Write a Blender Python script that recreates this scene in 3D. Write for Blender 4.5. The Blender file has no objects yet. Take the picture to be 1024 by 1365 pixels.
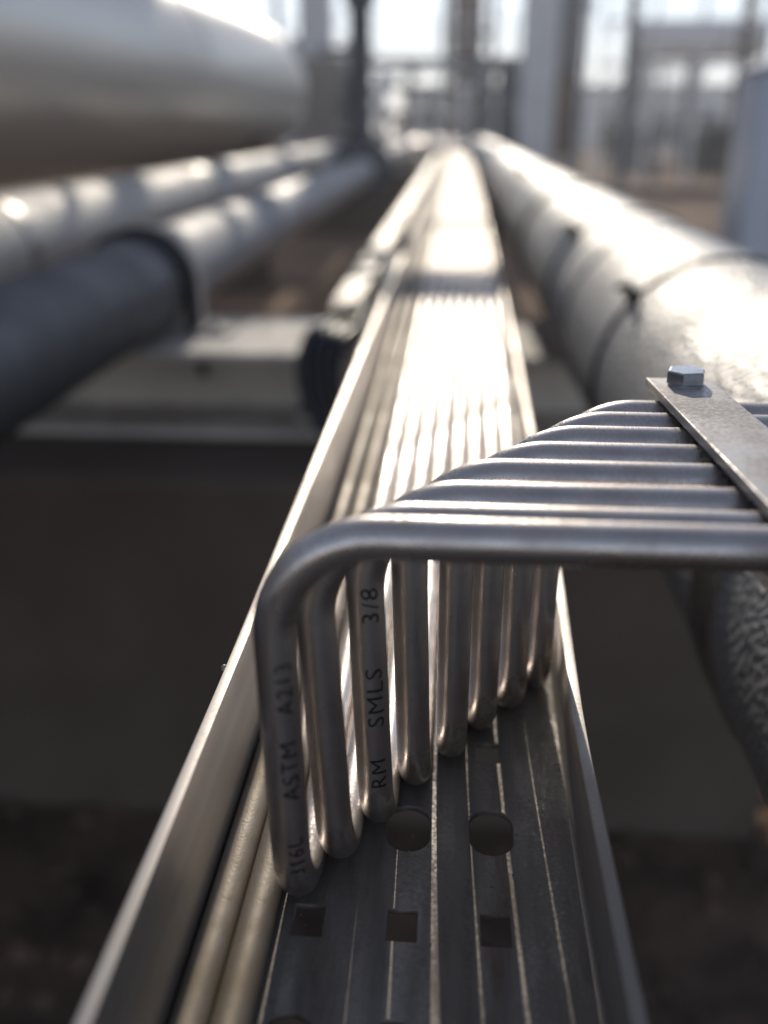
import bpy, bmesh, math, random
from math import sin, cos, pi, radians, sqrt, atan2, atan, hypot
from mathutils import Vector, Matrix
random.seed(7)
sc = bpy.context.scene
COL = sc.collection
GZ = 0.985                                   # height of the lens above the ground (m)

# ---------------------------------------------------------------- camera
FPX = 1228.0
TH = atan(517 / FPX); PS = atan(97 / hypot(FPX, 517))
cam = bpy.data.cameras.new('camera'); co = bpy.data.objects.new('camera', cam); COL.objects.link(co)
co.location = (0, 0, GZ)
co.rotation_euler = (pi / 2 - TH, 0, PS)
cam.sensor_fit = 'HORIZONTAL'; cam.sensor_width = 24.0; cam.lens = 24.0 * FPX / 1024
cam.clip_start = 0.01; cam.clip_end = 3000
cam.dof.use_dof = True; cam.dof.focus_distance = 0.250; cam.dof.aperture_fstop = 4.4
cam.dof.aperture_blades = 9
sc.camera = co

# ---------------------------------------------------------------- sky and sun
SUN_EL = radians(23.0); SUN_AZ = radians(2.2)      # azimuth left of +Y
w = bpy.data.worlds.new('World'); sc.world = w; w.use_nodes = True
nt = w.node_tree; nt.nodes.clear()
sky = nt.nodes.new('ShaderNodeTexSky'); sky.sky_type = 'NISHITA'; sky.sun_disc = False
sky.sun_elevation = SUN_EL; sky.sun_rotation = -SUN_AZ
sky.air_density = 1.0; sky.dust_density = 0.1; sky.ozone_density = 1.0
bg = nt.nodes.new('ShaderNodeBackground'); bg.inputs[1].default_value = 0.125
ow = nt.nodes.new('ShaderNodeOutputWorld')
hs = nt.nodes.new('ShaderNodeHueSaturation'); hs.inputs['Saturation'].default_value = 0.5
tn = nt.nodes.new('ShaderNodeMix'); tn.data_type = 'RGBA'; tn.blend_type = 'MULTIPLY'; tn.inputs[0].default_value = 1.0; tn.inputs[7].default_value = (0.94, 0.97, 1.08, 1)
nt.links.new(sky.outputs[0], hs.inputs['Color']); nt.links.new(hs.outputs[0], tn.inputs[6])
nt.links.new(tn.outputs[2], bg.inputs[0]); nt.links.new(bg.outputs[0], ow.inputs[0])
sl = bpy.data.lights.new('sun', 'SUN'); sl.energy = 2.6; sl.angle = radians(0.5); sl.color = (1.0, 0.90, 0.76)
so = bpy.data.objects.new('sun', sl); COL.objects.link(so)
sv = Vector((-sin(SUN_AZ) * cos(SUN_EL), cos(SUN_AZ) * cos(SUN_EL), sin(SUN_EL)))
so.rotation_euler = sv.to_track_quat('Z', 'Y').to_euler(); so.location = (0, 5, 8)
sc.view_settings.view_transform = 'Standard'; sc.view_settings.look = 'None'
sc.view_settings.exposure = 0.0; sc.view_settings.gamma = 1.0; sc.view_settings.use_curve_mapping = False

# ---------------------------------------------------------------- materials
def nd(nt, t, **kw):
    n = nt.nodes.new(t)
    for k, v in kw.items(): setattr(n, k, v)
    return n
def mat(name, col, rough=0.5, metal=0.0, var=0.15, nscale=8.0, rvar=0.1, bump=0.0, bscale=40.0, stretch=(1, 1, 1),
        dust=0.0, dustcol=(0.20, 0.15, 0.10), rust=0.0, rustcol=(0.16, 0.07, 0.03), rscale=30.0, stucco=0.0, sscale=300.0,
        spec=0.5, col2=None, scratch=0.0, aniso=0.0):
    m = bpy.data.materials.new(name); m.use_nodes = True; t = m.node_tree; L = t.links.new
    b = t.nodes['Principled BSDF']
    tc = nd(t, 'ShaderNodeTexCoord'); mp = nd(t, 'ShaderNodeMapping'); mp.inputs['Scale'].default_value = stretch
    L(tc.outputs['Object'], mp.inputs[0])
    n1 = nd(t, 'ShaderNodeTexNoise'); n1.inputs['Scale'].default_value = nscale; n1.inputs['Detail'].default_value = 6
    L(mp.outputs[0], n1.inputs['Vector'])
    r1 = nd(t, 'ShaderNodeMapRange'); r1.inputs[1].default_value = 0.3; r1.inputs[2].default_value = 0.7
    L(n1.outputs[0], r1.inputs[0])
    mx = nd(t, 'ShaderNodeMix', data_type='RGBA')
    c2 = col2 or tuple(c * (1 - var) for c in col)
    mx.inputs[6].default_value = (*[min(1, c * (1 + (0 if col2 else var * .5))) for c in col], 1); mx.inputs[7].default_value = (*c2, 1)
    L(r1.outputs[0], mx.inputs[0]); out = mx.outputs[2]
    rr = nd(t, 'ShaderNodeMapRange'); rr.inputs[3].default_value = max(.03, rough - rvar); rr.inputs[4].default_value = min(1, rough + rvar)
    L(n1.outputs[0], rr.inputs[0]); rr.inputs[1].default_value = .3; rr.inputs[2].default_value = .7
    rout = rr.outputs[0]; mval = None
    if rust > 0:
        n2 = nd(t, 'ShaderNodeTexNoise'); n2.inputs['Scale'].default_value = rscale; n2.inputs['Detail'].default_value = 8; n2.inputs['Roughness'].default_value = .7
        L(mp.outputs[0], n2.inputs['Vector'])
        q = nd(t, 'ShaderNodeMapRange'); q.inputs[1].default_value = 0.68 - rust * .25; q.inputs[2].default_value = 0.80 - rust * .2
        L(n2.outputs[0], q.inputs[0])
        m2 = nd(t, 'ShaderNodeMix', data_type='RGBA'); L(q.outputs[0], m2.inputs[0]); L(out, m2.inputs[6]); m2.inputs[7].default_value = (*rustcol, 1)
        out = m2.outputs[2]; mval = q.outputs[0]
        a = nd(t, 'ShaderNodeMix'); L(q.outputs[0], a.inputs[0]); L(rout, a.inputs[2]); a.inputs[3].default_value = .8; rout = a.outputs[0]
    if dust > 0:
        g = nd(t, 'ShaderNodeNewGeometry'); sx = nd(t, 'ShaderNodeSeparateXYZ'); L(g.outputs['Normal'], sx.inputs[0])
        u = nd(t, 'ShaderNodeMapRange'); u.inputs[1].default_value = -0.1; u.inputs[2].default_value = 0.9; L(sx.outputs[2], u.inputs[0])
        n3 = nd(t, 'ShaderNodeTexNoise'); n3.inputs['Scale'].default_value = 900; n3.inputs['Detail'].default_value = 3
        L(tc.outputs['Object'], n3.inputs['Vector'])
        n4 = nd(t, 'ShaderNodeTexNoise'); n4.inputs['Scale'].default_value = 45; n4.inputs['Detail'].default_value = 5
        L(tc.outputs['Object'], n4.inputs['Vector'])
        s = nd(t, 'ShaderNodeMath', operation='MULTIPLY'); L(n3.outputs[0], s.inputs[0]); L(n4.outputs[0], s.inputs[1])
        s2 = nd(t, 'ShaderNodeMapRange'); s2.inputs[1].default_value = .16; s2.inputs[2].default_value = .34; L(s.outputs[0], s2.inputs[0])
        s3 = nd(t, 'ShaderNodeMath', operation='MULTIPLY'); L(s2.outputs[0], s3.inputs[0]); L(u.outputs[0], s3.inputs[1])
        s4 = nd(t, 'ShaderNodeMath', operation='MULTIPLY', use_clamp=True); L(s3.outputs[0], s4.inputs[0]); s4.inputs[1].default_value = dust
        m3 = nd(t, 'ShaderNodeMix', data_type='RGBA'); L(s4.outputs[0], m3.inputs[0]); L(out, m3.inputs[6]); m3.inputs[7].default_value = (*dustcol, 1)
        out = m3.outputs[2]
        a = nd(t, 'ShaderNodeMix'); L(s4.outputs[0], a.inputs[0]); L(rout, a.inputs[2]); a.inputs[3].default_value = .9; rout = a.outputs[0]
        if mval is None: mval = s4.outputs[0]
        else:
            k = nd(t, 'ShaderNodeMath', operation='MAXIMUM'); L(mval, k.inputs[0]); L(s4.outputs[0], k.inputs[1]); mval = k.outputs[0]
    L(out, b.inputs['Base Color']); L(rout, b.inputs['Roughness'])
    b.inputs['Metallic'].default_value = metal; b.inputs['Specular IOR Level'].default_value = spec
    if metal and mval is not None:
        a = nd(t, 'ShaderNodeMix'); L(mval, a.inputs[0]); a.inputs[2].default_value = metal; a.inputs[3].default_value = 0; L(a.outputs[0], b.inputs['Metallic'])
    if aniso: b.inputs['Anisotropic'].default_value = aniso
    prev = None
    def bmp(h, strength, dist):
        nonlocal prev
        bb = nd(t, 'ShaderNodeBump'); bb.inputs['Strength'].default_value = strength; bb.inputs['Distance'].default_value = dist
        L(h, bb.inputs['Height'])
        if prev is not None: L(prev, bb.inputs['Normal'])
        prev = bb.outputs[0]
    if bump > 0:
        n5 = nd(t, 'ShaderNodeTexNoise'); n5.inputs['Scale'].default_value = bscale; n5.inputs['Detail'].default_value = 5
        L(mp.outputs[0], n5.inputs['Vector']); bmp(n5.outputs[0], .6, bump)
    if scratch > 0:
        v = nd(t, 'ShaderNodeTexNoise'); v.inputs['Scale'].default_value = 1.0; v.inputs['Detail'].default_value = 4
        mq = nd(t, 'ShaderNodeMapping'); mq.inputs['Scale'].default_value = (2600, 60, 90); mq.inputs['Rotation'].default_value = (.02, .05, .03)
        L(tc.outputs['Object'], mq.inputs[0]); L(mq.outputs[0], v.inputs['Vector']); bmp(v.outputs[0], .5, scratch)
    if stucco > 0:
        v = nd(t, 'ShaderNodeTexVoronoi', feature='SMOOTH_F1'); v.inputs['Scale'].default_value = sscale; v.inputs['Smoothness'].default_value = .35
        n6 = nd(t, 'ShaderNodeTexNoise'); n6.inputs['Scale'].default_value = sscale * .6
        L(tc.outputs['Object'], n6.inputs['Vector'])
        ad = nd(t, 'ShaderNodeVectorMath', operation='MULTIPLY_ADD'); L(n6.outputs['Color'], ad.inputs[0]); ad.inputs[1].default_value = (.5 / sscale,) * 3; L(tc.outputs['Object'], ad.inputs[2])
        L(ad.outputs[0], v.inputs['Vector']); bmp(v.outputs['Distance'], 1.0, stucco)
    if prev is not None: L(prev, b.inputs['Normal'])
    return m

M = {}
M['steel_tube'] = mat('stainless_tube', (.66, .61, .58), .30, 1, .26, 70, .10, bump=.00008, bscale=600, dust=.4, dustcol=(.26, .21, .16), scratch=.00009)
M['dusty_tube'] = mat('dusty_tube', (.38, .34, .29), .56, .6, .35, 60, .08, bump=.00018, bscale=1400, rust=.34, rustcol=(.20, .13, .075), rscale=300, col2=(.27, .225, .17))
M['tray'] = mat('tray_steel', (.31, .285, .26), .46, .6, .5, 18, .14, stretch=(9, 1, 5), dust=.7, dustcol=(.21, .18, .15), rust=.42, rustcol=(.13, .075, .04), rscale=10, bump=.0001, bscale=200, scratch=.00006)
M['tray_wall'] = mat('tray_wall_steel', (.42, .395, .37), .43, .85, .22, 9, .08, stretch=(1, .15, 6), rust=.04, rscale=6, bump=.0001, bscale=150, dust=.2)
M['plate'] = mat('clamp_plate', (.50, .48, .465), .46, 1, .15, 60, .08, bump=.00008, bscale=900, dust=.5, dustcol=(.30, .26, .23), rust=.1, rscale=160)
M['zinc'] = mat('zinc_bolt', (.50, .53, .56), .30, 1, .35, 120, .12, bump=.0002, bscale=300, rust=.05, rscale=220)
M['rubber'] = mat('black_rubber', (.012, .012, .014), .75, 0, .2, 60, .1)
M['ink'] = mat('black_ink', (.012, .012, .014), .6, 0, .1, 500, .1)
M['stucco'] = mat('stucco_jacket', (.46, .45, .435), .50, .6, .15, 12, .08, stucco=.0018, sscale=230, bump=.0004, bscale=14)
M['stucco_b'] = mat('stucco_jacket_grey', (.56, .54, .51), .58, .4, .12, 6, .08, stucco=.002, sscale=90, dust=.3, dustcol=(.34, .30, .25))
M['band'] = mat('smooth_band', (.34, .325, .31), .42, 1, .2, 40, .1, bump=.0002, bscale=200)
M['jacket'] = mat('aluminium_jacket', (.50, .495, .49), .60, .35, .15, 5, .08, bump=.002, bscale=9, dust=.25)
M['tank'] = mat('tank_cladding', (.66, .65, .63), .36, .75, .08, 1.5, .05, bump=.004, bscale=2.0, stretch=(1, .35, 1))
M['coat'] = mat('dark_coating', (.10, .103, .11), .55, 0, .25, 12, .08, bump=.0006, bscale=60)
M['galv'] = mat('galvanised_beam', (.76, .70, .63), .6, .0, .25, 6, .1, bump=.0006, bscale=40, rust=.12, rscale=9, dust=.5)
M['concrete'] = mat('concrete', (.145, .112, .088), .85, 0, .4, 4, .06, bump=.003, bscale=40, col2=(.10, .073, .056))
M['cable'] = mat('black_cable', (.035, .040, .052), .36, 0, .2, 60, .1, bump=.0004, bscale=300)
M['white'] = mat('white_paint', (.80, .80, .80), .45, 0, .08, 3, .1, bump=.0006, bscale=30, rust=.03, rscale=8)
M['grey'] = mat('grey_paint', (.22, .225, .235), .5, 0, .2, 3, .1)
M['dark'] = mat('dark_paint', (.115, .125, .145), .5, 0, .3, 5, .1)
M['brown'] = mat('rusty_brown', (.20, .13, .085), .7, 0, .4, 6, .1, rust=.3, rscale=5)
M['black'] = mat('black_paint', (.012, .012, .013), .5, 0, .3, 5, .1)
M['wire'] = mat('tie_wire', (.08, .075, .07), .5, 1, .2, 50, .1)
M['wood'] = mat('pole_wood', (.10, .075, .055), .8, 0, .4, 12, .1)
M['chrome'] = mat('polished_steel', (.8, .8, .8), .22, 1, .05, 5, .05)
M['channel_steel'] = mat('channel_steel', (.42, .40, .37), .55, .35, .08, 2, .05)
M['taupe'] = mat('taupe_paint', (.30, .27, .245), .6, 0, .25, 5, .1)
M['post_paint'] = mat('shade_tinted_white', (.58, .63, .72), .45, 0, .08, 3, .1)  # white post: its blue-grey shade is put into the base colour
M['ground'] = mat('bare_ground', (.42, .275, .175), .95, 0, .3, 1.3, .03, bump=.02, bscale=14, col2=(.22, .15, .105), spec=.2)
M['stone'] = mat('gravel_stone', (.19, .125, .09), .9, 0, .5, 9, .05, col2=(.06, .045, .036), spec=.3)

# ---------------------------------------------------------------- mesh helpers (all lengths in mm, heights relative to the lens)
class MB:
    def __init__(s): s.v = []; s.f = []
    def add(s, vs, fs):
        o = len(s.v); s.v += [tuple(p) for p in vs]; s.f += [tuple(i + o for i in f) for f in fs]; return s
    def box(s, x0, x1, y0, y1, z0, z1):
        return s.add([(x, y, z) for z in (z0, z1) for y in (y0, y1) for x in (x0, x1)],
                     [(0, 2, 3, 1), (4, 5, 7, 6), (0, 1, 5, 4), (2, 6, 7, 3), (0, 4, 6, 2), (1, 3, 7, 5)])
    def prism(s, poly, ax, a, b):
        def P(u, v, t): return {'x': (t, u, v), 'y': (u, t, v), 'z': (u, v, t)}[ax]
        n = len(poly)
        s.add([P(u, v, a) for u, v in poly] + [P(u, v, b) for u, v in poly],
              [tuple(range(n)), tuple(range(2 * n - 1, n - 1, -1))] + [(i, i + n, (i + 1) % n + n, (i + 1) % n) for i in range(n)])
        return s
    def tube(s, pts, r, n=16, cap=True, close=False):
        pts = [Vector(p) for p in pts]; N = len(pts)
        T = []
        for i in range(N):
            a = pts[max(0, i - 1)]; b = pts[min(N - 1, i + 1)]
            if close: a = pts[i - 1]; b = pts[(i + 1) % N]
            T.append((b - a).normalized())
        up = Vector((0, 0, 1)) if abs(T[0].z) < .9 else Vector((0, 1, 0))
        u = T[0].cross(up).normalized(); vs = []
        for i in range(N):
            u = (u - T[i] * u.dot(T[i])).normalized(); w = T[i].cross(u)
            rr = r[i] if isinstance(r, (list, tuple)) else r
            for k in range(n):
                a = 2 * pi * k / n; vs.append(pts[i] + (u * cos(a) + w * sin(a)) * rr)
        fs = []
        for i in range(N if close else N - 1):
            j = (i + 1) % N
            for k in range(n):
                fs.append((i * n + k, i * n + (k + 1) % n, j * n + (k + 1) % n, j * n + k))
        if cap and not close: fs += [tuple(range(n - 1, -1, -1)), tuple(range((N - 1) * n, N * n))]
        return s.add(vs, fs)
    def lathe(s, ax, c, prof, n=32, cap=True):
        """prof = [(t, r)...] along axis ax from point c"""
        vs = []
        for t, r in prof:
            for k in range(n):
                a = 2 * pi * k / n; p, q = r * cos(a), r * sin(a)
                d = {'x': (t, p, q), 'y': (p, t, q), 'z': (p, q, t)}[ax]
                vs.append((c[0] + d[0], c[1] + d[1], c[2] + d[2]))
        N = len(prof); fs = []
        for i in range(N - 1):
            for k in range(n): fs.append((i * n + k, i * n + (k + 1) % n, (i + 1) * n + (k + 1) % n, (i + 1) * n + k))
        if cap: fs += [tuple(range(n - 1, -1, -1)), tuple(range((N - 1) * n, N * n))]
        return s.add(vs, fs)
def W(p): return Vector((p[0] / 1000, p[1] / 1000, p[2] / 1000 + GZ))
def link(name, mb, m, base=None, parent=None, smooth=35, bevel=0, seg=2):
    b = W(base) if base is not None else Vector((0, 0, 0))
    me = bpy.data.meshes.new(name)
    me.from_pydata([tuple(W(v) - b) for v in mb.v], [], mb.f)
    bm = bmesh.new(); bm.from_mesh(me); bmesh.ops.recalc_face_normals(bm, faces=bm.faces); bm.to_mesh(me); bm.free()
    me.materials.append(M[m] if isinstance(m, str) else m)
    if smooth:
        me.polygons.foreach_set('use_smooth', [True] * len(me.polygons)); me.set_sharp_from_angle(angle=radians(smooth))
    o = bpy.data.objects.new(name, me); COL.objects.link(o)
    if parent is not None: o.parent = parent
    if bevel:
        md = o.modifiers.new('bevel', 'BEVEL'); md.width = bevel / 1000; md.segments = seg; md.limit_method = 'ANGLE'; md.angle_limit = radians(40)
    return o
def tag(o, label, cat, group=None, kind=None):
    o['label'] = label; o['category'] = cat
    if group: o['group'] = group
    if kind: o['kind'] = kind
    return o
class Thing:
    def __init__(s, name, base, label, cat, group=None):
        s.b = base; s.o = bpy.data.objects.new(name, None); COL.objects.link(s.o); s.o.location = W(base)
        s.o.empty_display_size = .05; tag(s.o, label, cat, group)
    def part(s, name, mb, m, **kw): return link(name, mb, m, s.b, s.o, **kw)
    def sub(s, par, name, mb, m, **kw): return link(name, mb, m, s.b, par, **kw)
def solo(name, mb, m, label, cat, base, group=None, **kw):
    o = link(name, mb, m, base, None, **kw); o.location = W(base); return tag(o, label, cat, group)
def struct(name, mb, m, **kw):
    o = link(name, mb, m, **kw); o['kind'] = 'structure'; return o
def fillet(pts, R, n=12):
    """polyline with rounded corners"""
    P = [Vector(p) for p in pts]; out = [P[0]]
    for i in range(1, len(P) - 1):
        r = R[i - 1] if isinstance(R, (list, tuple)) else R
        a = (P[i - 1] - P[i]).normalized(); b = (P[i + 1] - P[i]).normalized()
        th = math.acos(max(-1, min(1, a.dot(b))))
        if abs(th - pi) < 1e-3: out.append(P[i]); continue
        d = r / math.tan(th / 2); c = P[i] + (a + b).normalized() * (r / sin(th / 2))
        s = P[i] + a * d; e = P[i] + b * d; v0 = s - c; v1 = e - c
        ph = math.acos(max(-1, min(1, v0.normalized().dot(v1.normalized()))))
        for k in range(n + 1):
            f = k / n; out.append(c + (v0 * sin((1 - f) * ph) + v1 * sin(f * ph)) / sin(ph))
    out.append(P[-1]); return out
def sstep(t): t = max(0, min(1, t)); return t * t * (3 - 2 * t)

# ---------------------------------------------------------------- ground
G = -985
gm = MB(); gm.add([(-125000, -55000, G), (125000, -55000, G), (125000, 155000, G), (-125000, 155000, G)], [(0, 1, 2, 3)])
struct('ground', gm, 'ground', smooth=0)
gv = MB()
ico = bmesh.new(); bmesh.ops.create_icosphere(ico, subdivisions=1, radius=1)
iv = [v.co.copy() for v in ico.verts]; fi = [[v.index for v in f.verts] for f in ico.faces]; ico.free()
for _ in range(5200):
    x = random.uniform(-1500, 1500); y = random.uniform(350, 1400); s = random.choice((4, 6, 8, 11, 16)) * random.uniform(.7, 1.3)
    q = Matrix.Rotation(random.uniform(0, 6), 3, 'Z') @ Matrix.Rotation(random.uniform(0, 1), 3, 'X'); k = Vector((1, random.uniform(.6, 1), random.uniform(.4, .8)))
    gv.add([(q @ Vector((v.x * k.x, v.y * k.y, v.z * k.z))) * s * random.uniform(.85, 1.1) + Vector((x, y, G + s * .3)) for v in iv], fi)
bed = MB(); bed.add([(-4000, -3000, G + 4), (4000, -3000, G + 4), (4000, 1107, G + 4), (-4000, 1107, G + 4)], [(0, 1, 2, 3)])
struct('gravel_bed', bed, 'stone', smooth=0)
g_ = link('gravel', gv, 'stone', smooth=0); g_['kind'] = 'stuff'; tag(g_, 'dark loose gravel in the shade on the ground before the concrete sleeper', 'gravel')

# ---------------------------------------------------------------- sleepers and beams
def sleeper(y0, y1, label, x0=-3500, x1=470):
    t = Thing('concrete_sleeper', ((x0 + x1) / 2, (y0 + y1) / 2, G), label, 'sleeper', 'concrete sleepers under the pipes')
    m = MB(); m.prism([(y0, G - 60), (y1, G - 60), (y1, -445), (y1 - 14, -431), (y0 + 14, -431), (y0, -445)], 'x', x0, x1)
    t.part('block', m, 'concrete', bevel=3)
    return t
def hbeam(y0, y1, label, x0=-3400, x1=1500):
    yc = (y0 + y1) / 2; zt, zb = -300, -428
    t = Thing('support_beam', ((x0 + x1) / 2, yc, zb), label, 'beam', 'steel beams carrying the pipes')
    t.part('top_flange', MB().box(x0, x1, y0, y1, zt - 13, zt), 'galv', bevel=1.5)
    t.part('web', MB().box(x0 + 1, x1 - 1, yc - 6, yc + 6, zb + 13.2, zt - 13.2), 'galv')
    t.part('bottom_flange', MB().box(x0, x1, y0, y1, zb, zb + 13), 'galv', bevel=1.5)
    for x in (-1180, -215, 690):
        m = MB().lathe('z', (x, y0 + 35, zb + 13.5), [(0, 17), (3, 17)], 20)
        t.part('washer', m, 'dark')
        m = MB().lathe('z', (x, y0 + 35, zb + 16.7), [(0, 13), (12, 13)], 6); t.part('nut', m, 'galv', smooth=0)
        m = MB().lathe('z', (x, y0 + 35, zb + 28.9), [(0, 7), (16, 7)], 12); t.part('anchor_bolt', m, 'dark')
    return t
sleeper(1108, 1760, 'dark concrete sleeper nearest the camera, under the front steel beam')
hbeam(1276, 1546, 'grey galvanised steel beam on the nearest concrete sleeper, crossing under the tray')
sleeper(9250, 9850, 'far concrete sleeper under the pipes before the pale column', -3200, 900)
hbeam(9400, 9670, 'far galvanised steel beam crossing under the pipes at the second sleeper', -3100, 1100)

# tray bracket (stands on the beam, holds the tray)
t = Thing('tray_bracket', (-5, 1411, -300), 'short steel stool on the beam holding up the cable tray', 'bracket')
t.part('base_plate', MB().box(-75, 65, 1340, 1480, -299.8, -292), 'galv', bevel=1)
t.part('upright', MB().box(-60, -52, 1350, 1470, -291.8, -196), 'galv')
t.part('upright', MB().box(42, 50, 1350, 1470, -291.8, -196), 'galv')
t.part('top_plate', MB().box(-75, 65, 1345, 1475, -195.8, -188.2), 'galv', bevel=1)

# ---------------------------------------------------------------- cable tray
def lerp(y, tab):
    if y <= tab[0][0]: return tab[0][1]
    for (a, p), (b, q) in zip(tab, tab[1:]):
        if y <= b: return p + (q - p) * (y - a) / (b - a)
    return tab[-1][1]
def rwx(y): return lerp(y, [(200, 38.6), (300, 40.8), (460, 46.5), (700, 50.5), (1100, 54.5), (1800, 60), (3600, 69), (9000, 76)])
def rim_in(y): return lerp(y, [(220, 2.4), (330, .8), (460, 0)])
TR = Thing('cable_tray', (0, 200, -187), 'long perforated steel cable tray running away under the steel tubes', 'tray')
ZF = -184.0; Y0, Y1 = -400, 10000
def tray_floor():
    objs = []
    cu = bpy.data.curves.new('tray_floor', 'CURVE'); cu.dimensions = '2D'; cu.fill_mode = 'BOTH'; cu.extrude = .0006; cu.bevel_depth = .0003; cu.bevel_resolution = 1
    def spl(pts):
        s = cu.splines.new('POLY'); s.points.add(len(pts) - 1)
        for i, (x, y) in enumerate(pts): s.points[i].co = (x / 1000, y / 1000, 0, 1)
        s.use_cyclic_u = True
    rim = [(-57.5, Y0), (rwx(Y0), Y0)] + [(rwx(y), y) for y in list(range(200, 820, 40)) + [1100, 1800, 3600]] + [(rwx(Y1), Y1), (-57.5, Y1)]
    spl(rim)
    for k in range(-6, 8):
        yo = 206 + 70 * k; ys = 171.5 + 70 * k
        for x in (-31.5, -8.0, 15.3):
            n = 28; h = 2.9; r = 6.5
            spl([(x + r * cos(2 * pi * i / n), yo + (h if sin(2 * pi * i / n) >= 0 else -h) + r * sin(2 * pi * i / n)) for i in range(n)])
            spl([(x - 4.1, ys - 5.2), (x + 4.1, ys - 5.2), (x + 4.1, ys + 5.2), (x - 4.1, ys + 5.2)])
    tmp = bpy.data.objects.new('tmp', cu); COL.objects.link(tmp)
    dg = bpy.context.evaluated_depsgraph_get(); dg.update()
    me = bpy.data.meshes.new_from_object(tmp.evaluated_get(dg)); bpy.data.objects.remove(tmp)
    b = W(TR.b)
    for v in me.vertices: v.co = Vector((v.co.x, v.co.y, v.co.z + GZ + (ZF - .9) / 1000)) - b
    me.materials.clear(); me.materials.append(M['tray'])
    o = bpy.data.objects.new('tray_floor', me); COL.objects.link(o); o.parent = TR.o
    return o
tray_floor()
def wall(side):
    """sheet wall swept along Y with a rolled top lip and a rounded foot"""
    m = MB(); th = 3.3
    ys = [Y0, 0, 80, 140] + list(range(160, 420, 12)) + list(range(440, 900, 40)) + [1100, 1800, 2500, 3600, 5000, Y1]
    rings = []
    for y in ys:
        if side < 0: xi = -56.9; zt = -139.0; s = -1; wv = 0
        else:
            xi = rwx(y); s = 1; wv = -rim_in(y); zt = lerp(y, [(300, -150.5), (440, -168.0)])
        pr = [(0, ZF + .15), (.7 * s, ZF + 2.2)]      # inside face, foot first
        pr = [(-1.2 * s, ZF + .1), (-.2 * s, ZF + .9), (.0, ZF + 2.6), (.0, zt - .6), (.15 * s, zt - .15), (.6 * s, zt), (th * s - .4 * s, zt - .05), (th * s, zt - .9), (th * s, ZF - .2), (1.5 * s, ZF - 1.9), (-1.2 * s, ZF - 2.0)]
        rings.append([(xi + a + (wv * s if b > ZF + 10 else 0), y, b) for a, b in pr])
    n = len(rings[0]); vs = [p for r in rings for p in r]; fs = []
    for i in range(len(ys) - 1):
        for k in range(n): fs.append((i * n + k, i * n + (k + 1) % n, (i + 1) * n + (k + 1) % n, (i + 1) * n + k))
    fs += [tuple(range(n)), tuple(range((len(ys) - 1) * n, len(ys) * n))]
    m.add(vs, fs)
    return TR.part('tray_wall', m, 'tray_wall', smooth=50)
wall(-1); wall(1)
# splice plate on the left wall beyond the bends
sp = TR.part('splice_plate', MB().box(-61.6, -58.9, 840, 990, -176, -126), 'galv', bevel=.6)
for y in (865, 900, 935, 968): TR.sub(sp, 'bolt', MB().lathe('x', (-61.7, y, -152), [(0, 5), (-4, 5)], 6), 'zinc', smooth=0)
TR.part('weld_burr', MB().lathe('z', (-60.3, 216, -140.0), [(-.6, .3), (0, 1.1), (.8, .9), (1.3, .3)], 10), 'tray_wall')

gt = MB()
for _ in range(420):
    y = random.uniform(100, 330); x = random.uniform(-36, 37); q = random.uniform(.12, .38) * (1.6 if random.random() < .06 else 1)
    if random.random() < .35: x = random.choice((-36.5, 37.2)) + random.uniform(-1.5, .8)
    z = ZF + q * .4
    gt.add([(x - q, y, z), (x + q * .8, y - q, z), (x + q * .7, y + q, z), (x, y, z + q * .9), (x, y, ZF - .05)], [(0, 1, 3), (1, 2, 3), (2, 0, 3), (0, 4, 1), (1, 4, 2), (2, 4, 0)])
M['grit'] = mat('grit', (.28, .22, .16), .9, 0, .5, 300, .05)
o_ = TR.part('grit', gt, 'grit', smooth=0); o_['kind'] = 'stuff'

# ---------------------------------------------------------------- the tubes
R_T = 4.65
XT = [-36.0, -29.8, -19.6, -9.6, 3.2, 12.6, 22.0, 31.6]
XB = [-33.9, -24.95, -15.85, -6.65, 3.55, 12.85, 22.85, 31.95]
YT = [168, 181.3, 195.5, 211.8, 225.5, 240, 252.6, 265.6]
ZH = [-76.6, -79.0, -79.2, -79.4, -79.2, -79.3, -79.0, -79.2]
ZL = ZF + R_T + .1
names = ['nearest bent steel tube, its upright printed ASTM A213 in black',
         'second bent steel tube from the front, leaning, behind the ASTM tube',
         'third bent steel tube from the front, printed RM SMLS 3/8',
         'fourth bent steel tube from the front, plain, right of the SMLS tube',
         'fifth bent steel tube from the front, with a bright gap on its left',
         'sixth bent steel tube from the front, its foot behind a square slot',
         'seventh bent steel tube from the front, second from the right tray wall',
         'farthest bent steel tube, its upright beside the right tray wall']
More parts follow.
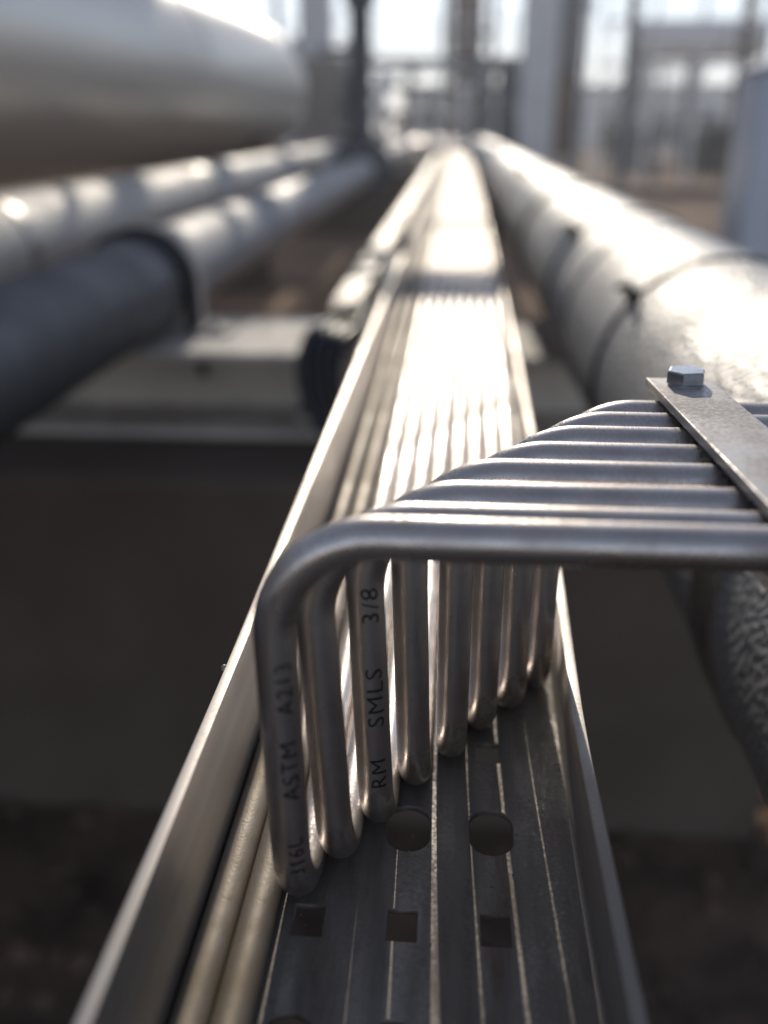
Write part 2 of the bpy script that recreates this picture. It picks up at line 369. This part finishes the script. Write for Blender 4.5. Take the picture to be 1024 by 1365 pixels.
def text_on_tube(thing, txt, size, cx, cy, z0, ang0, lean, scale_x=1.0):
    """lettering wrapped round an upright tube, reading upward. ang0: angle round the tube of the text centre line"""
    cu = bpy.data.curves.new('printed_text', 'FONT'); cu.body = txt; cu.size = size; cu.align_y = 'CENTER'; cu.offset = 0
    cu.space_character = 1.12; cu.resolution_u = 3
    tmp = bpy.data.objects.new('tmp', cu); COL.objects.link(tmp)
    dg = bpy.context.evaluated_depsgraph_get(); dg.update()
    me = bpy.data.meshes.new_from_object(tmp.evaluated_get(dg)); bpy.data.objects.remove(tmp)
    bm = bmesh.new(); bm.from_mesh(me); bmesh.ops.triangulate(bm, faces=bm.faces)
    for _ in range(2):
        long = [e for e in bm.edges if e.calc_length() > .5]
        if long: bmesh.ops.subdivide_edges(bm, edges=long, cuts=2)
        bmesh.ops.triangulate(bm, faces=bm.faces)
    vs = []
    for v in bm.verts:
        s = v.co.x * scale_x; h = v.co.y
        wob = .10 * sin(s * .9) + .06 * sin(s * 2.3)
        a = ang0 - (h + wob) / R_T       # top of letters to the left
        z = z0 + s; rr = R_T + .045
        lx = cx(z); ly = cy(z); dz = 22 - (z - ZL)
        if dz > 0: ly += 22 - sqrt(max(0, 22 * 22 - dz * dz))
        vs.append((lx + rr * sin(a), ly - rr * cos(a), z))
    bm.verts.index_update()
    m = MB(); m.add(vs, [[v.index for v in f.verts] for f in bm.faces]); bm.free(); bpy.data.meshes.remove(me)
    thing.part('printed_text', m, 'ink', smooth=0)
def farx(k, y=500): return -52.1 + k / 9 * (rwx(max(y, 420)) - 5.6 + 52.1)
for i in range(8):
    th = Thing('steel_tube', (XB[i], YT[i], ZL - R_T), names[i], 'tube', 'bent instrument tubes')
    path = fillet([(470, YT[i], ZH[i]), (XT[i], YT[i], ZH[i]), (XB[i], YT[i], ZL), (XB[i], YT[i] + 70, ZL)], [22.5, 22.0], 16)
    tail = []
    yb = YT[i] + 70
    # straight lay from the bend to the far spacing: short easing, then one long straight length
    ye = 1100.0; sl_ = (farx(i + 2, ye) - XB[i]) / (ye - yb)
    for k in range(1, 9): u = k / 8; tail.append((XB[i] + sl_ * 80 * u * u / 2, yb + 80 * u, ZL))
    x8 = tail[-1][0]; sl_ = (farx(i + 2, ye) - x8) / (ye - yb - 80)
    for y in (500, 700, 900, ye): tail.append((x8 + sl_ * (y - yb - 80), y, ZL))
    for y in (1800, 3600, Y1): tail.append((farx(i + 2, y), y, ZL))
    m = MB().tube([Vector(p) for p in path] + [Vector(p) for p in tail], R_T, 28)
    th.part('tube_body', m, 'steel_tube', smooth=60)
    if i in (0, 2):
        cx = lambda z, i=i: XB[i] + (XT[i] - XB[i]) * (z - ZL) / (ZH[i] - ZL); cy = lambda z, i=i: YT[i]
        if i == 0:
            text_on_tube(th, '316L', 5.4, cx, cy, -163.0, radians(30), 0, 1.0)
            text_on_tube(th, 'ASTM', 5.6, cx, cy, -140.5, radians(30), 0, 1.08)
            text_on_tube(th, 'A213', 5.4, cx, cy, -117.5, radians(30), 0, 1.05)
        else:
            text_on_tube(th, 'RM', 6.0, cx, cy, -158.5, radians(24), 0, 1.1)
            text_on_tube(th, 'SMLS', 6.2, cx, cy, -139.5, radians(24), 0, 1.18)
            text_on_tube(th, '3/8', 6.2, cx, cy, -110, radians(22), 0, 1.15)
for k, lb in ((0, 'against its left wall'), (1, 'beside the front bent tube')):
    x = (-52.1, -43.2)[k]
    m = MB().tube([(x, Y0, ZL), (x, 0, ZL), (x, 200, ZL), (x, 300, ZL)] + [(x, 340, ZL)] + [(farx(k, y), y, ZL) for y in (1100, 1800, 3600, Y1)], 4.4, 28)
    solo('steel_tube', m, 'dusty_tube', 'dusty straight steel tube lying in the tray ' + lb, 'tube', (x, 200, ZL - R_T), 'straight tubes along the left side of the tray', smooth=60)

# ---------------------------------------------------------------- clamp across the horizontal tubes
CL = Thing('tube_clamp', (69, 220, -86), 'flat steel clamp bar bolted over the horizontal tubes, hex bolt at its far end', 'clamp')
zt = ZH[7] + R_T
def bar(xa, xb, ya, yb, z0, z1, m):   # bar running along Y with a small skew in X
    k = .055
    def X(x, y): return x - (y - 279) * k
    pts = [(xa, ya), (xb, ya), (xb, yb), (xa, yb)]
    vs = [(X(x, y), y, z) for z in (z0, z1) for x, y in pts]
    return m.add(vs, [(0, 3, 2, 1), (4, 5, 6, 7), (0, 1, 5, 4), (1, 2, 6, 5), (2, 3, 7, 6), (3, 0, 4, 7)])
CL.part('top_bar', bar(59.5, 78.5, 60, 279, zt + 1.0, zt + 3.6, MB()), 'plate', bevel=.35)
CL.part('bottom_bar', bar(60, 78, 60, 279, ZH[7] - R_T - 3.8, ZH[7] - R_T - 1, MB()), 'plate', bevel=.35)
rb = MB()
gaps = [60] + YT + [274.5]
for i in range(8):
    a = (YT[i - 1] if i else 150) + (R_T + .1 if i else 0); b = YT[i] - R_T - .1
    bar(62, 76, a, b, ZH[7] - R_T + 1, zt - .8, rb)
bar(61.5, 76.5, 60, 279, zt + .05, zt + .95, rb)
CL.part('rubber_liner', rb, 'rubber', smooth=0)
bx, by, bz = 69.6, 268.5 + 3.5, zt + 3.65
CL.part('washer', MB().lathe('z', (bx, by, bz), [(0, 5.2), (.5, 5.2)], 28), 'zinc')
hx = MB()
a0 = radians(12); R6 = 5.9
vs = []
for z, r in ((.55, R6), (3.9, R6), (4.35, R6 * .93)):
    for k in range(6): vs.append((bx + r * cos(a0 + k * pi / 3), by + r * sin(a0 + k * pi / 3), bz + z))
hx.add(vs, [(5, 4, 3, 2, 1, 0), (12, 13, 14, 15, 16, 17)] + [(j * 6 + k, j * 6 + (k + 1) % 6, j * 6 + 6 + (k + 1) % 6, j * 6 + 6 + k) for j in (0, 1) for k in range(6)])
CL.part('bolt_head', hx, 'zinc', smooth=0, bevel=.25)
CL.part('bolt_shank', MB().lathe('z', (bx, by, zt - 22), [(0, 3.1), (25.5, 3.1)], 16), 'zinc')

# ---------------------------------------------------------------- right pipe
PRX, PRZ, PRR = 218.8, -197.4, 102.0
PR = Thing('insulated_pipe', (PRX, 2000, PRZ - PRR), 'insulated pipe in stucco embossed metal jacket right of the tray', 'pipe', None)
def cyl(m, X, Z, R, y0, y1, n=96): return m.lathe('y', (X, 0, Z), [(y0, R), (y1, R)], n)
PR.part('jacket', cyl(MB(), PRX, PRZ, PRR, -500, 372), 'stucco', smooth=60)
PR.part('smooth_band', MB().lathe('y', (PRX, 0, PRZ), [(358, PRR + .3), (358.5, PRR + 1.6), (394, PRR + 1.6), (394.5, PRR + .3)], 96), 'band')
PR.part('jacket', cyl(MB(), PRX, PRZ, PRR - .4, 372.5, 1700), 'stucco', smooth=60)
PR.part('jacket', cyl(MB(), PRX, PRZ, PRR - .2, 1700.5, 10200), 'stucco', smooth=60)
PR.part('black_strap', MB().lathe('y', (PRX, 0, PRZ), [(1672, PRR + .3), (1672.5, PRR + 3), (1722, PRR + 3), (1722.5, PRR + .3)], 72), 'rubber')
PR.part('lap_seam', MB().lathe('y', (PRX, 0, PRZ), [(975, PRR), (976, PRR + 1.4), (1000, PRR + 1.4), (1001, PRR)], 72), 'band')
for y, an in ((745, 137), (1165, 134), (2400, 120)):
    pts = []
    for k in range(48):
        a = 2 * pi * k / 48; pts.append((PRX + (PRR + .9) * cos(a), y + 5 * sin(a * 2 + y), PRZ + (PRR + .9) * sin(a)))
    wr = PR.part('tie_wire', MB().tube(pts, 1.8, 6, close=True), 'wire')
    a = radians(an); c = Vector((PRX + (PRR + 4) * cos(a), y, PRZ + (PRR + 4) * sin(a)))
    kn = [c + Vector((random.uniform(-1, 1), random.uniform(-1, 1), random.uniform(-1, 1))) * 3 + Vector((cos(a), 0, sin(a))) * (k * .7 - 2) + Vector((sin(a), .8, -cos(a))) * (5.0 * sin(k * 1.9)) for k in range(12)]
    kn += [c + Vector((cos(a) * 9 - 6, -4, sin(a) * 12)), c + Vector((cos(a) * 11 + 6, -9, sin(a) * 15))]
    PR.sub(wr, 'twisted_end', MB().tube(kn, 2.6, 7), 'wire')

# ---------------------------------------------------------------- left pipes
AX, AZ, AR = -476.8, -227.4, 72.6
PA = Thing('coated_pipe', (AX, 2000, AZ - AR), 'left pipe held by a strap clamp, dark coated near the camera and bare grey beyond', 'pipe')
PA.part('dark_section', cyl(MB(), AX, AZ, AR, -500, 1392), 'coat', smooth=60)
PA.part('jacket', cyl(MB(), AX, AZ + 2, AR - 2, 1392.5, 10200), 'jacket', smooth=60)
PA.part('lap_seam', MB().lathe('y', (AX, 0, AZ + 2), [(2600, AR - 2), (2601, AR), (2640, AR), (2641, AR - 2)], 72), 'band')
UC = Thing('pipe_strap', (AX, 1420, -300), 'black lined steel strap clamp arched over the dark left pipe', 'clamp')
def arch(r0, r1, y0, y1, z0, cx, cz, n=40):
    m = MB(); pr = []
    for r in (r0, r1):
        row = [(cx + r, z0)] + [(cx + r * cos(pi * k / n), cz + r * sin(pi * k / n)) for k in range(n + 1)] + [(cx - r, z0)]
        pr.append(row)
    N = len(pr[0]); vs = []
    for y in (y0, y1):
        for row in pr: vs += [(a, y, b) for a, b in row]
    def id(y, r, k): return (y * 2 + r) * N + k
    fs = []
    for k in range(N - 1):
        fs += [(id(0, 0, k), id(0, 0, k + 1), id(0, 1, k + 1), id(0, 1, k)), (id(1, 0, k), id(1, 1, k), id(1, 1, k + 1), id(1, 0, k + 1)),
               (id(0, 1, k), id(0, 1, k + 1), id(1, 1, k + 1), id(1, 1, k)), (id(0, 0, k), id(1, 0, k), id(1, 0, k + 1), id(0, 0, k + 1))]
    for k in (0, N - 1): fs.append((id(0, 0, k), id(0, 1, k), id(1, 1, k), id(1, 0, k)))
    return m.add(vs, fs)
UC.part('rubber_liner', arch(AR + .2, AR + 13, 1385, 1436, -296, AX, AZ), 'rubber', smooth=50)
UC.part('strap', arch(AR + 13.2, AR + 17.5, 1418, 1434, -292, AX, AZ), 'galv', smooth=50)
for s in (-1, 1):
    x0, x1 = sorted((AX + s * (AR + 13.2), AX + s * (AR + 66)))
    f = UC.part('foot', MB().box(x0, x1, 1384, 1438, -299.7, -292.2), 'galv', bevel=1)
    cx = AX + s * (AR + 36)
    UC.sub(f, 'bolt', MB().lathe('z', (cx, 1411, -292), [(0, 10), (8, 10)], 6), 'zinc', smooth=0)
    UC.sub(f, 'nut', MB().lathe('z', (cx, 1330, -313.4), [(0, 14), (-13, 14), (-13, 8), (-34, 7)], 6), 'black', smooth=0)
BX, BZ, BR = -835, -208, 90
PB = Thing('insulated_pipe', (BX, 2000, BZ - BR), 'wide pipe in crinkled metal jacket behind the dark coated left pipe', 'pipe')
PB.part('jacket', cyl(MB(), BX, BZ, BR, -500, 1640), 'stucco_b', smooth=60)
PB.part('jacket', cyl(MB(), BX, BZ, BR - 1, 1640.5, 3000), 'stucco_b', smooth=60)
PB.part('jacket', cyl(MB(), BX, BZ, BR - .3, 3000.5, 10200), 'jacket', smooth=60)
for y in (1640, 3000): PB.part('band', MB().lathe('y', (BX, 0, BZ), [(y, BR), (y + .5, BR + 2.5), (y + 30, BR + 2.5), (y + 30.5, BR)], 72), 'band')
CX, CZ, CR = -1500, 227, 428
prof = [(-700, CR), (4350, CR), (4351, CR + 5), (4395, CR + 5), (4396, CR), (7150, CR)] + [(7150 + 210 * sin(a), CR * cos(a)) for a in (.3, .6, .9, 1.2, 1.45)]
TC = Thing('storage_tank', (CX, 4000, CZ - CR), 'large shiny metal clad horizontal vessel at upper left', 'tank')
TC.part('shell', MB().lathe('y', (CX, 0, CZ), prof, 128), 'tank', smooth=50)
for y in (900, 5900):
    TC.part('saddle', MB().box(CX - 330, CX + 330, y, y + 160, G, CZ - CR + 140), 'concrete')

# ---------------------------------------------------------------- small cable channel and black cables at the left of the tray
CH = Thing('cable_channel', (-158, 3000, -300), 'narrow steel cable channel running left of the big tray with cables from its open end', 'channel')
m = MB(); x0, x1 = -178, -142
m.prism([(x0, -299.5), (x1, -299.5), (x1, -253), (x1 - 12, -253), (x1 - 12, -255), (x1 - 2.5, -255), (x1 - 2.5, -297), (x0 + 2.5, -297), (x0 + 2.5, -252), (x0 + 14, -252), (x0 + 14, -250), (x0, -250)], 'y', 1364, 8800)
CH.part('channel_body', m, 'channel_steel', smooth=0)
CH.part('cover', MB().box(x0 - 1.5, x1 + 1.5, 1400, 8800, -249.6, -246.5), 'channel_steel', bevel=.5)
lbs = ['outermost left', 'second left', 'second right', 'innermost right']
for k in range(4):
    dx = k * 13.0
    p = [(-170 + dx * .8, 2400, -285), (-170 + dx * .8, 1420, -280), (-176 + dx * .9, 1330, -268 - k * 2), (-192 + dx * 1.1, 1262, -268 - k * 3), (-203 + dx * 1.2, 1236, -300), (-198 + dx * 1.2, 1225, -345), (-170 + dx * 1.1, 1215, -395), (-120 + dx, 1205, -425 + k * 3), (-40 + dx, 1200, -440 + k * 4), (120 + dx, 1215, -452 + k * 4), (420, 1230 + 14 * k, -460 + k * 4)]
    P = [Vector(q) for q in p]; out = []
    for i in range(len(P) - 1):           # Catmull-Rom
        a, b, c, d = P[max(0, i - 1)], P[i], P[i + 1], P[min(len(P) - 1, i + 2)]
        for j in range(8):
            u = j / 8; out.append(.5 * ((2 * b) + (c - a) * u + (2 * a - 5 * b + 4 * c - d) * u * u + (3 * b - a - 3 * c + d) * u ** 3))
    out.append(P[-1])
    solo('black_cable', MB().tube(out, 8.5 - (k % 2) * 1.2, 12), 'cable', f'black cable curling down beside the tray, {lbs[k]} of the four', 'cable', (-200 + dx, 1236, -330), 'black cables dropping from the channel', smooth=60)

# ---------------------------------------------------------------- posts, columns, background plant
def boxcol(name, x0, x1, y0, y1, ztop, m, label, cat='column', base=True, group=None):
    t = Thing(name, ((x0 + x1) / 2, (y0 + y1) / 2, G), label, cat, group)
    t.part('shaft', MB().box(x0, x1, y0, y1, G + (30 if base else 0), ztop), m, bevel=8)
    if base: t.part('base_plate', MB().box(x0 - 60, x1 + 60, y0 - 60, y1 + 60, G, G + 30), m, bevel=3)
    return t
p = boxcol('white_post', 525, 665, 1800, 1950, 86, 'post_paint', 'white painted box post at the right edge beyond the stucco pipe', 'post')
p.part('cap_plate', MB().box(521, 669, 1796, 1954, 86.3, 94), 'post_paint', bevel=2)
c = boxcol('column', -1550, -1235, 9900, 10200, 1750, 'white', 'pale steel column just beyond the end of the big vessel')
c.part('stiffener', MB().box(-1400, -1380, 9850, 9899, -600, 1750), 'white')
def cabinet(x0, x1, y0, y1, z0, z1, m, label):
    t = Thing('cabinet', ((x0 + x1) / 2, (y0 + y1) / 2, G), label, 'cabinet')
    t.part('body', MB().box(x0, x1, y0, y1, z0, z1), m, bevel=10)
    d = t.part('door', MB().box(x0 + 30, x1 - 30, y0 - 18, y0 - 1, z0 + 30, z1 - 30), m, bevel=4)
    t.sub(d, 'handle', MB().box(x1 - 80, x1 - 60, y0 - 40, y0 - 19, (z0 + z1) / 2 - 60, (z0 + z1) / 2 + 60), 'chrome', bevel=4)
    for x in (x0 + 20, x1 - 60): t.part('leg', MB().box(x, x + 40, y0 + 20, y0 + 60, G, z0 - 1), m)
cabinet(-1560, -1040, 9620, 9840, -300, 590, 'taupe', 'brown grey equipment cabinet at the foot of the pale left column')
cabinet(420, 700, 10500, 10800, -350, 600, 'dark', 'dark blue grey cabinet left of the tall white column')
boxcol('column', 565, 860, 9000, 9300, 5200, 'white', 'tall white column right of centre beyond the stucco pipe')
boxcol('column', 1130, 1440, 12000, 12300, 5200, 'grey', 'grey column just right of the tall white column')
boxcol('red_post', 1010, 1130, 10200, 10320, 520, 'brown', 'short dark red post at the foot of the grey column', 'post')
boxcol('column', 2150, 2300, 13500, 13650, 4800, 'grey', 'thin grey column between the white column and the far vessel')

def valve(x, y, zc, z1, s, label, m='dark'):
    """rising stem valve standing on a pipe"""
    t = Thing('gate_valve', (x, y, zc), label, 'valve', 'valves on the pipes')
    t.part('body', MB().lathe('y', (x, y, zc), [(-150 * s, 60 * s), (-60 * s, 75 * s), (0, 95 * s), (60 * s, 75 * s), (150 * s, 60 * s)], 24), m)
    for q in (-1, 1):
        f = t.part('flange', MB().lathe('y', (x, y + q * 160 * s, zc), [(-14 * s, 115 * s), (14 * s, 115 * s)], 28), m)
        for k in range(8):
            a = 2 * pi * (k + .5) / 8; t.sub(f, 'bolt', MB().lathe('y', (x + 92 * s * cos(a), y + q * 160 * s, zc + 92 * s * sin(a)), [(-26 * s, 11 * s), (26 * s, 11 * s)], 6), 'zinc', smooth=0)
    h = z1 - zc
    t.part('bonnet', MB().lathe('z', (x, y, zc), [(60 * s, 70 * s), (110 * s, 60 * s), (111 * s, 95 * s), (140 * s, 95 * s), (141 * s, 50 * s), (h * .55, 42 * s), (h * .56, 60 * s), (h * .62, 60 * s), (h * .63, 36 * s), (h * .8, 30 * s)], 24), m)
    t.part('stem', MB().lathe('z', (x, y, zc), [(h * .8, 14 * s), (h * 1.1, 14 * s)], 12), 'zinc')
    w_ = t.part('handwheel', MB().tube([(x + 170 * s * cos(a), y + 170 * s * sin(a), z1) for a in [2 * pi * k / 32 for k in range(32)]], 14 * s, 10, close=True), m)
    for k in range(4):
        a = k * pi / 2 + .3; t.sub(w_, 'spoke', MB().tube([(x, y, z1), (x + 170 * s * cos(a), y + 170 * s * sin(a), z1)], 8 * s, 8), m)
    return t
valve(-500, 5200, AZ, 1150, 1.35, 'tall dark blue grey valve standing on the left pipe before the bright sky gap')
valve(-835, 7600, BZ, 500, 1.2, 'shorter grey valve on the wide left pipe near the pale column', 'grey')
valve(PRX, 8600, PRZ, 420, 1.1, 'valve at the far end of the stucco pipe in the middle distance', 'grey')

# steel frame with cross beams
t = Thing('pipe_rack', (-400, 13000, G), 'grey steel pipe rack frame crossing the view behind the valves', 'frame')
for x in (-2300, -160, 420, 820): t.part('post', MB().box(x - 45, x + 45, 12960, 13050, G, 3600), 'grey', bevel=4)
for z in (680, 2350): t.part('cross_beam', MB().box(-2360, 900, 12940, 12958, z, z + 110), 'grey', bevel=4)
t.part('brace', MB().tube([(-160, 13000, -900), (-1300, 13000, 650)], 30, 8), 'grey')
t.part('brace', MB().tube([(-2300, 13000, -900), (-1300, 13000, 650)], 30, 8), 'grey')
# tower of vertical vessels
t = Thing('vertical_vessel', (120, 16500, G), 'tan vertical vessel with ladder behind the pipe rack, seen over the tray', 'vessel')
t.part('shell', MB().lathe('z', (130, 16500, G), [(0, 150), (300, 150), (301, 250), (4200, 250), (4300, 180), (4350, 60)], 32), 'brown')
for z in (-300, 500, 1300, 2100): t.part('platform_ring', MB().lathe('z', (130, 16500, z), [(0, 340), (50, 340)], 28), 'grey')
for s in (-1, 1): t.part('ladder_rail', MB().box(130 + s * 90 - 12, 130 + s * 90 + 12, 16150, 16175, G, 3600), 'white')
for k in range(15): t.part('rung', MB().box(50, 210, 16155, 16170, G + 300 + k * 280, G + 320 + k * 280), 'white')
# manifold of risers
rs = [(-1900, 11800, 55, 900, 'grey'), (-850, 11300, 70, 500, 'white'), (-560, 11900, 45, 620, 'dark'), (-330, 11500, 60, 380, 'grey'), (60, 11000, 50, 300, 'white'), (300, 11600, 80, 480, 'grey')]
lb = ['far left thin riser', 'white riser beside the cabinet', 'dark riser under the sky gap', 'short grey riser at the end of the left pipe', 'short white riser at the end of the tray', 'stout grey riser left of the dark cabinet']
for (x, y, r, z1, mm), l in zip(rs, lb):
    t = Thing('pipe_riser', (x, y, G), l + ' bending toward the pipe rack', 'pipe', 'pipe risers in the middle distance')
    t.part('pipe_run', MB().tube(fillet([(x, y, G), (x, y, z1), (x, y + 1500, z1)], r * 2.2, 8), r, 16), mm)
    for z in (z1 - r * 5, G + 250): t.part('flange', MB().lathe('z', (x, y, z), [(0, r * 1.9), (35, r * 1.9)], 20), mm)
# header pipes crossing
for k, (z, r, y, mm, l) in enumerate(((-240, 70, 12200, 'chrome', 'polished low header pipe crossing behind the risers'), (120, 55, 12500, 'white', 'white header pipe crossing at mid height behind the risers'), (430, 45, 13300, 'white', 'thin white header pipe crossing just below the rack beam'), (-600, 90, 14500, 'chrome', 'stout bright header pipe near the ground behind the risers'))):
    t = Thing('header_pipe', (-600, y, z), l, 'pipe', 'header pipes crossing the yard')
    t.part('pipe_run', MB().tube([(-2600, y, z), (1000, y, z)], r, 20), mm)
    for x in (-2200, -1500, -700, 100, 700):
        t.part('pipe_foot', MB().box(x - 25, x + 25, y - 25, y + 25, G, z - r + 4), 'grey')

# right background
t = Thing('horizontal_vessel', (4900, 22500, G), 'pale horizontal vessel on legs in the far right yard', 'vessel')
vp = [(-1500, 120), (-1450, 300), (-1300, 400), (1300, 400), (1450, 300), (1500, 120)]
t.part('shell', MB().lathe('x', (5050, 22500, 1660), vp, 40), 'white')
for x in (3950, 5050, 6150):
    for y in (22250, 22750): t.part('leg', MB().box(x - 60, x + 60, y - 50, y + 50, G, 1400), 'grey')
    t.part('saddle', MB().box(x - 80, x + 80, 22230, 22770, 1180, 1300), 'grey')
for k in range(9):
    x = 4550 + k * 190
    t = Thing('standpipe', (x, 26000, G), 'thin white standpipe in the far row under the pale horizontal vessel', 'pipe', 'row of white standpipes')
    t.part('pipe_run', MB().tube([(x, 26000, G), (x, 26000, 1450)], 34, 10), 'white'); t.part('flange', MB().lathe('z', (x, 26000, 300), [(0, 75), (40, 75)], 14), 'white')
t = Thing('building', (4500, 46000, G), 'long pale low building at the back of the yard', 'building')
t.part('wall', MB().box(-2500, 24000, 46000, 52000, G, 1500), 'white')
t.part('roof', MB().box(-2800, 24300, 45700, 52300, 1502, 1650), 'grey')
for k in range(12): t.part('window', MB().box(-1800 + k * 2100, -700 + k * 2100, 45960, 45998, -100, 700), 'dark')
def skid(x0, x1, y, label, zt):
    t = Thing('equipment_skid', ((x0 + x1) / 2, y, G), label, 'machine', 'dark machines in the yard')
    t.part('base_frame', MB().box(x0, x1, y, y + 1200, G + 60, G + 260), 'black', bevel=20)
    t.part('motor', MB().lathe('x', ((x0 + x1) / 2 - 150, y + 500, G + 640), [(-450, 120), (-440, 330), (250, 330), (260, 160), (500, 150)], 24), 'black')
    t.part('radiator', MB().box(x0 + 60, x0 + 420, y + 60, y + 1100, G + 262, zt), 'black', bevel=20)
    t.part('pump', MB().lathe('x', (x1 - 420, y + 500, G + 620), [(0, 140), (10, 290), (300, 290), (310, 120)], 24), 'dark')
    t.part('dome', MB().lathe('z', (x1 - 500, y + 300, G + 905), [(0, 120), (60, 110), (110, 75), (140, 20)], 20), 'chrome')
skid(3500, 4600, 22500, 'low black machine skid at left under the grey vessel', G + 900)
skid(4900, 6600, 20500, 'low black machine skid at right before the wooden pole', G + 880)
t = Thing('utility_pole', (5430, 20000, G), 'tall dark wooden pole standing beyond the white post', 'pole')
t.part('shaft', MB().lathe('z', (5430, 20000, G), [(0, 150), (5600, 105)], 20), 'wood')
t.part('crossarm', MB().box(4700, 6150, 19850, 19890, 4000, 4120), 'wood')
# yard pipework, handrails, cable runs
t = Thing('pipe_rack', (4300, 17800, G), 'open white steel frame with handrails in the right background', 'frame')
for x in (2500, 3300, 4100, 5200, 6300, 7400): t.part('post', MB().box(x - 35, x + 35, 17770, 17830, G, 2900), 'white' if x % 200 else 'grey', bevel=4)
for z in (150, 900, 1560, 2250): t.part('cross_beam', MB().box(2400, 7500, 17740, 17768, z, z + 60), 'white', bevel=4)
for k in range(4): t.part('brace', MB().tube([(2500 + k * 1300, 17800, 150), (3300 + k * 1300, 17800, 1500)], 22, 6), 'grey')
t = Thing('handrail', (-100, 15200, 700), 'thin yellowish handrail and mesh on the platform behind the tan vessel', 'railing')
for z in (900, 1150, 1400): t.part('rail', MB().tube([(-2500, 15200, z), (900, 15200, z)], 18, 8), 'white')
for k in range(12): t.part('baluster', MB().tube([(-2500 + k * 300, 15200, 760), (-2500 + k * 300, 15200, 1400)], 14, 6), 'grey')
t.part('walkway_edge', MB().box(-2550, 950, 15150, 15250, 690, 758), 'white')
t = Thing('cable_ladder', (-700, 12700, 1000), 'hanging cable ladder with cables behind the tall valve', 'cable ladder')
for s_ in (0, 150): t.part('rail', MB().box(-1250 + s_, -1235 + s_, 12650, 12700, G, 2600), 'grey')
for k in range(11): t.part('rung', MB().box(-1234, -1101, 12660, 12680, -800 + k * 300, -780 + k * 300), 'grey')
for k in range(3): t.part('cable', MB().tube([(-1210 + k * 35, 12640, G), (-1205 + k * 35, 12640, 2600)], 12, 6), 'black')
for k, (x, y, z) in enumerate(((1750, 14200, 1400), (1950, 15800, 2200), (3050, 15500, 700), (6300, 16500, 1100), (2700, 19000, 1500))):
    t = Thing('lamp_post', (x, y, G), ('short slim post beside the grey column', 'slim post behind the thin grey column', 'low slim post before the white frame', 'slim post beside the wooden pole', 'slim post inside the white frame')[k], 'post', 'slim posts in the yard')
    t.part('shaft', MB().tube([(x, y, G), (x, y, z)], 28, 10), 'grey'); t.part('head', MB().lathe('z', (x, y, z + 1), [(0, 60), (90, 90), (140, 40)], 14), 'white')
t = Thing('parked_truck', (5200, 27500, G), 'dark low vehicle parked at the far right beneath the pale vessel', 'truck')
t.part('bed', MB().box(3900, 5900, 27000, 28600, G + 500, G + 1000), 'black', bevel=30)
t.part('cab', MB().prism([(5910, G + 450), (7100, G + 450), (7100, G + 1000), (6700, G + 1080), (6400, G + 1500), (5910, G + 1500)], 'y', 27050, 28550), 'dark', bevel=30)
for x in (4300, 6600): w_ = t.part('wheel', MB().lathe('y', (x, 27000, G + 360), [(-20, 200), (0, 360), (220, 360), (240, 200)], 24), 'black'); t.sub(w_, 'rim', MB().lathe('y', (x, 26975, G + 360), [(-4, 120), (3, 190)], 20), 'chrome')
t.part('headlight', MB().box(7102, 7110, 27150, 27350, G + 700, G + 850), 'chrome')
# low kerbs and ground clutter on the right
for k, (x0, x1, y, l) in enumerate(((1500, 5600, 14500, 'low concrete kerb crossing the brown ground at right'),)):
    solo('kerb', MB().box(x0, x1, y, y + 180, G - 40, G + 120), 'concrete', l, 'kerb', ((x0 + x1) / 2, y, G), bevel=8)

# unseen overhead pieces added to throw shade on the tray, left pipes and vessel
t = Thing('overhead_blocker', (-300, 3000, 620), 'round conduit added unseen above the tray to cast a shade band on the tubes', 'blocker')
t.part('pipe_run', MB().tube(fillet([(-1600, 3000, 3200), (-1600, 3000, 622), (78, 3000, 622)], 130, 8), 44, 16), 'grey')
t = Thing('overhead_blocker', (-300, 4000, 740), 'thinner conduit added unseen farther along the tray for a second shade band', 'blocker')
t.part('pipe_run', MB().tube(fillet([(-1500, 4000, 3200), (-1500, 4000, 742), (80, 4000, 742)], 130, 8), 17, 16), 'grey')
t = Thing('shade_cover', (-800, 3300, 1200), 'raised steel walkway added unseen to shade the left pipes and vessel', 'shade_cover')
t.part('shade_slab', MB().box(-700, -330, 2300, 4750, 1200, 1240), 'grey')  # out-of-view slab placed to darken the near left pipe
t.part('shade_slab', MB().box(-2150, -1120, 1500, 6400, 1520, 1560), 'grey')
for y in (5750, 6700, 8000): t.part('shade_strip', MB().box(-1160, -390, y, y + 160, 1330, 1390), 'grey')
t.part('handrail', MB().tube([(-340, 2300, 1900), (-340, 4650, 1900)], 20, 10), 'grey')  # belongs to the added overhead shading piece
for y in (2400, 4500): t.part('shade_strip', MB().box(-1150, -300, y, y + 60, 1130, 1198), 'grey')

# ---------------------------------------------------------------- added air volume standing in for lens glare
hz = MB().box(-130000, 130000, -60000, 160000, G - 1000, 7500)
ho = link('glare_haze', hz, 'black', smooth=0); hm = bpy.data.materials.new('glare_air'); hm.use_nodes = True; hn = hm.node_tree; hn.nodes.clear()
hv = hn.nodes.new('ShaderNodeVolumePrincipled'); hv.inputs['Color'].default_value = (.9, .94, 1, 1); hv.inputs['Density'].default_value = .0055; hv.inputs['Anisotropy'].default_value = .5
hout = hn.nodes.new('ShaderNodeOutputMaterial'); hn.links.new(hv.outputs[0], hout.inputs['Volume'])
ho.data.materials.clear(); ho.data.materials.append(hm); ho['kind'] = 'stuff'; tag(ho, 'added bright air volume over the whole yard, standing in for lens glare', 'glare_haze')
